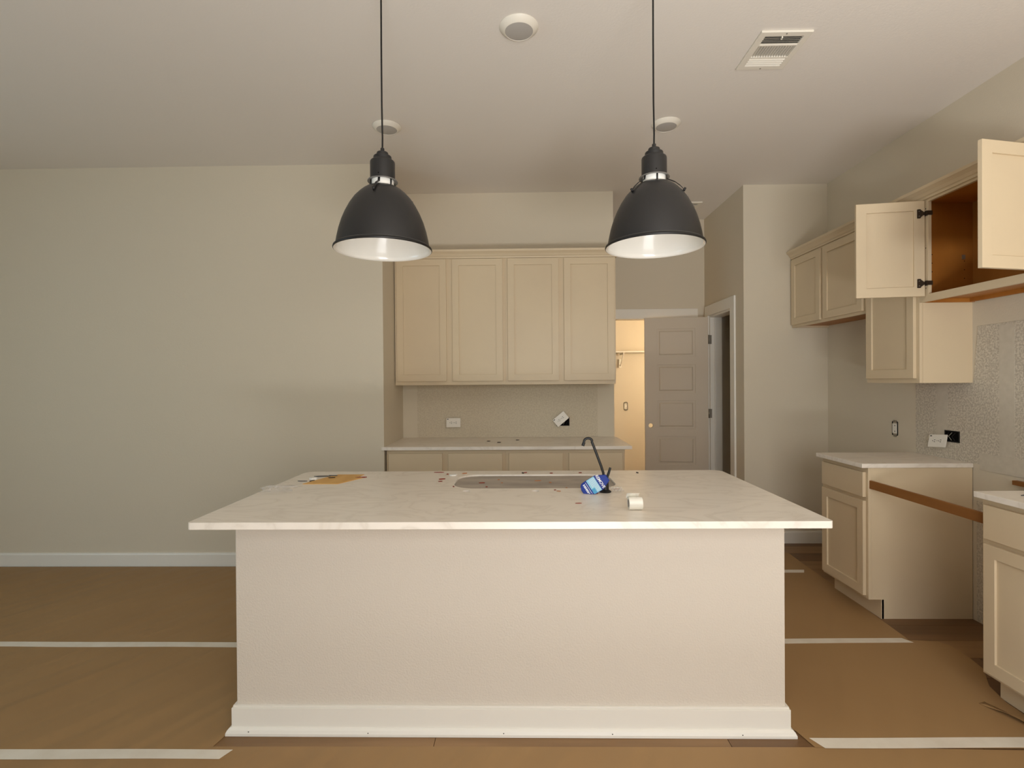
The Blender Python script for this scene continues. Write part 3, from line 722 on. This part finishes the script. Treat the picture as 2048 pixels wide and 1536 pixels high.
tape(-5.2, -1.145, 1.947, .002, .052, .0025, 'white floor tape left of the island in the foreground, slanted end', 0, .025)
tape(1.1, 2.05, 3.862, .0, .055, .0025, 'short white floor tape farthest back right of the island', 0, .03)
tape(1.06, 2.052, 2.818, .02, .050, .0035, 'white floor tape right of the island, middle strip', 0, -.03)
tape(1.15, 2.09, 2.038, .006, .056, .0035, 'white floor tape right of the island in the foreground', .03)
# torn curl of paper at the near toe kick
mb = MB(); vs = []
for i in range(13):
    u = i/12
    x = 1.97+.08*u; yv = 2.29-.24*u; zz = .0036+.016*math.sin(u*math.pi)**2+.012*u
    vs += [(x, yv, zz), (x+.035*(1-u*.4), yv+.012, .0036+.004*math.sin(u*5)**2)]
mb.add(vs, [(2*i, 2*i+1, 2*i+3, 2*i+2) for i in range(12)], True)
o = build('torn_paper', mb, 'paper'); md = o.modifiers.new('thickness', 'SOLIDIFY'); md.thickness = .0008
tag(o, 'torn curled edge of brown paper under the right edge cabinet', 'paper scrap')

# ------------------------------------------------------------------ pendant lamps
def pendant(cx, label, rot):
    cy, zr = 2.15, 1.972
    t = thing('pendant_lamp', (cx, cy, zr), label, 'lamp', 'black dome pendants over the island')
    o = (cx, cy, 0)
    outer = [(.058, 2.224), (.066, 2.2235), (.082, 2.213), (.098, 2.199), (.118, 2.178), (.137, 2.150), (.154, 2.118), (.168, 2.085), (.179, 2.05), (.187, 2.015), (.191, 1.992), (.1915, 1.986)]
    rim = [(.1915, 1.986), (.197, 1.9845), (.201, 1.9815), (.2025, 1.977), (.2015, 1.9735), (.199, 1.972)]
    inner = [(.199, 1.972), (.193, 1.9735), (.1885, 1.978), (.1875, 1.99), (.1835, 2.015), (.1755, 2.05), (.1645, 2.085), (.1505, 2.118), (.1335, 2.148), (.1145, 2.176), (.0945, 2.196), (.078, 2.209), (.058, 2.2195)]
    fit = lambda pr: [(r*.986, 2.370+(z-2.38)*1.016) for r, z in pr]
    outer, rim, inner = fit(outer), fit(rim), fit(inner)
    sh = build('shade', MB().lathe(fit([(.058, 2.2195)])+outer, o, 96), 'black', t, sharp=60)
    build('rim', MB().lathe(rim, o, 96), 'matteblack', sh, sharp=60)
    build('rim_bead', MB().lathe(fit([(.1915, 1.9862), (.1945, 1.9868), (.197, 1.9852), (.1945, 1.9843)]), o, 96), 'rimgrey', sh)
    build('lining', MB().lathe(inner, o, 96), 'enamel', sh, sharp=60)
    # vented neck: white inner sleeve, collar ring, socket cup with stepped cap
    build('inner_sleeve', MB().lathe([(.046, 2.205), (.046, 2.242), (.044, 2.242), (.044, 2.205)], o, 48), 'enamel', t)
    build('collar', MB().lathe([(.048, 2.2445), (.0605, 2.2415), (.0615, 2.2385), (.0605, 2.237), (.046, 2.2415)], o, 64), 'rimgrey', t)
    build('socket_cup', MB().lathe([(.046, 2.2425), (.0503, 2.2435), (.0503, 2.316), (.0490, 2.321), (.045, 2.3245), (.036, 2.326)], o, 64), 'black', t)
    cap = build('stepped_cap', MB().lathe([(.0367, 2.3255), (.0367, 2.340), (.0355, 2.3425), (.0235, 2.3445), (.0235, 2.3565), (.022, 2.359), (.008, 2.3605)], o, 64, smooth=True), 'black', t, sharp=25)
    build('stem', MB().lathe([(.0082, 2.359), (.0082, 2.375), (.0075, 2.3765), (.003, 2.377)], o, 24), 'black', cap)
    for k in range(3):
        a = rot+k*2*math.pi/3; ux, uy = math.cos(a), math.sin(a); px, py = -uy, ux
        prof = [(.049, 2.246), (.0505, 2.234), (.053, 2.2225), (.064, 2.217), (.084, 2.2055), (.104, 2.187), (.121, 2.166)]
        mb = MB(); vs = []
        for r, z in prof:
            for s, q in ((-1, 0), (1, 0), (1, 1), (-1, 1)):
                vs.append((cx+ux*(r-.0*q)+px*s*.0045, cy+uy*r+py*s*.0045, z+.003*q))
        fs = [(i*4+k2, i*4+(k2+1) % 4, (i+1)*4+(k2+1) % 4, (i+1)*4+k2) for i in range(len(prof)-1) for k2 in range(4)]
        mb.add(vs, fs+[(0, 1, 2, 3), tuple(range(len(vs)-4, len(vs)))])
        ar = build('arm', mb, 'matteblack', t)
        build('thumb_screw', MB().tube([(cx+ux*.117, cy+uy*.117, 2.164), (cx+ux*.124, cy+uy*.124, 2.1755)], .0046, 10), 'matteblack', ar)
        build('vent_post', MB().tube([(cx+math.cos(a+1.05)*.0475, cy+math.sin(a+1.05)*.0475, 2.208), (cx+math.cos(a+1.05)*.0475, cy+math.sin(a+1.05)*.0475, 2.2425)], .0036, 8), 'matteblack', t)
    build('set_screw', MB().tube([(cx-.004, cy-.0512, 2.258), (cx-.004, cy-.0485, 2.258)], .0025, 8), 'hole', t)
    build('cord', MB().tube([(cx, cy, 2.375), (cx+.0008, cy, 2.42), (cx-.001, cy, 2.55), (cx-.001, cy, 2.8), (cx, cy, CE-.02)], .0036, 8), 'cord', t)
    build('ceiling_canopy', MB().lathe([(.001, CE-.028), (.02, CE-.028), (.055, CE-.020), (.062, CE-.008), (.062, CE-.0005)], o, 48), 'black', t)
pendant(-.5655, 'black dome pendant lamp, left of the two over the island', math.radians(-92))
pendant(.549, 'black dome pendant lamp, right of the two over the island', math.radians(90))

# ------------------------------------------------------------------ ceiling fixtures
def disc_light(x, y, label):
    t = thing('disc_light', (x, y, CE-.03), label, 'ceiling light', 'white disc lights on the ceiling')
    build('trim_ring', MB().lathe([(.001, CE-.001), (.0915, CE-.001), (.0925, CE-.004), (.090, CE-.008), (.078, CE-.018), (.070, CE-.024), (.0665, CE-.0255), (.0655, CE-.022)], (x, y, 0), 64), 'fixture', t, sharp=50)
    build('lens', MB().lathe([(.0665, CE-.0235), (.05, CE-.0265), (.025, CE-.0285), (.0005, CE-.029)], (x, y, 0), 64), 'lens', t)
disc_light(.001, 2.475, 'white disc light nearest the camera, between the pendant cords')
disc_light(-.868, 3.413, 'white disc light behind the left pendant cord')
disc_light(.957, 3.435, 'white disc light behind the right pendant cord')
def register(x0, x1, y0, y1, label):
    t = thing('ceiling_vent', ((x0+x1)/2, (y0+y1)/2, CE-.014), label, 'vent', 'white ceiling registers')
    zf = CE-.012; fr = .032
    ix0, ix1, iy0, iy1 = x0+fr, x1-fr, y0+fr, y1-fr
    L = iy1-iy0; c1, c2 = iy0+L*.29, iy0+L*.70
    build('frame', MB().prism(rect(x0, x1, y0, y1), [rect(ix0, ix1, iy0, c1-.006), rect(ix0, ix1, c1+.006, c2-.006), rect(ix0, ix1, c2+.006, iy1)], zf, CE-.0005, FZ), 'fixture', t, .003)
    build('duct', MB().box(ix0-.004, ix1+.004, iy0-.004, iy1+.004, CE-.0012, CE-.0004), 'box', t)
    def slat(a0, a1, yc, tilt, n):
        h = .0115; dy = math.sin(tilt)*.0075; mb = MB()
        zt, zb = CE-.0016, CE-.0125
        mb.prism([(yc+dy-.0008, zt), (yc+dy+.0008, zt), (yc-dy+.0008, zb), (yc-dy-.0008, zb)], [], a0, a1, lambda a, b, s: (s, a, b))
        build('slat', mb, 'fixture', t)
    for k in range(5): slat(ix0, ix1, iy0+(c1-.006-iy0)*(k+.5)/5, .9, 5)
    for k in range(4): slat(ix0, ix1, c2+.006+(iy1-c2-.006)*(k+.5)/4, -.95, 4)
    for k in range(14):
        xc = ix0+(ix1-ix0)*(k+.5)/14; d = -.0018; mb = MB()
        mb.prism([(xc+d-.0006, CE-.0016), (xc+d+.0006, CE-.0016), (xc-d+.0006, CE-.0125), (xc-d-.0006, CE-.0125)], [], c1+.006, c2-.006, lambda a, b, s: (a, s, b))
        build('slat', mb, 'fixture', t)
    build('damper_lever', MB().box(ix0+(ix1-ix0)*.42, ix0+(ix1-ix0)*.445, iy0-.004, iy0+.012, zf-.010, zf), 'fixture', t)
    for yy in (y0+.012, y1-.012): build('screw', MB().lathe([(.004, zf), (.004, zf-.0015), (.0005, zf-.002)], ((x0+x1)/2, yy, 0), 10), 'satin', t)
register(1.165, 1.413, 2.533, 2.838, 'white louvred register in the kitchen ceiling at upper right')
register(1.44, 1.715, 4.943, 5.22, 'white register in the hall ceiling, mostly hidden by right pendant')
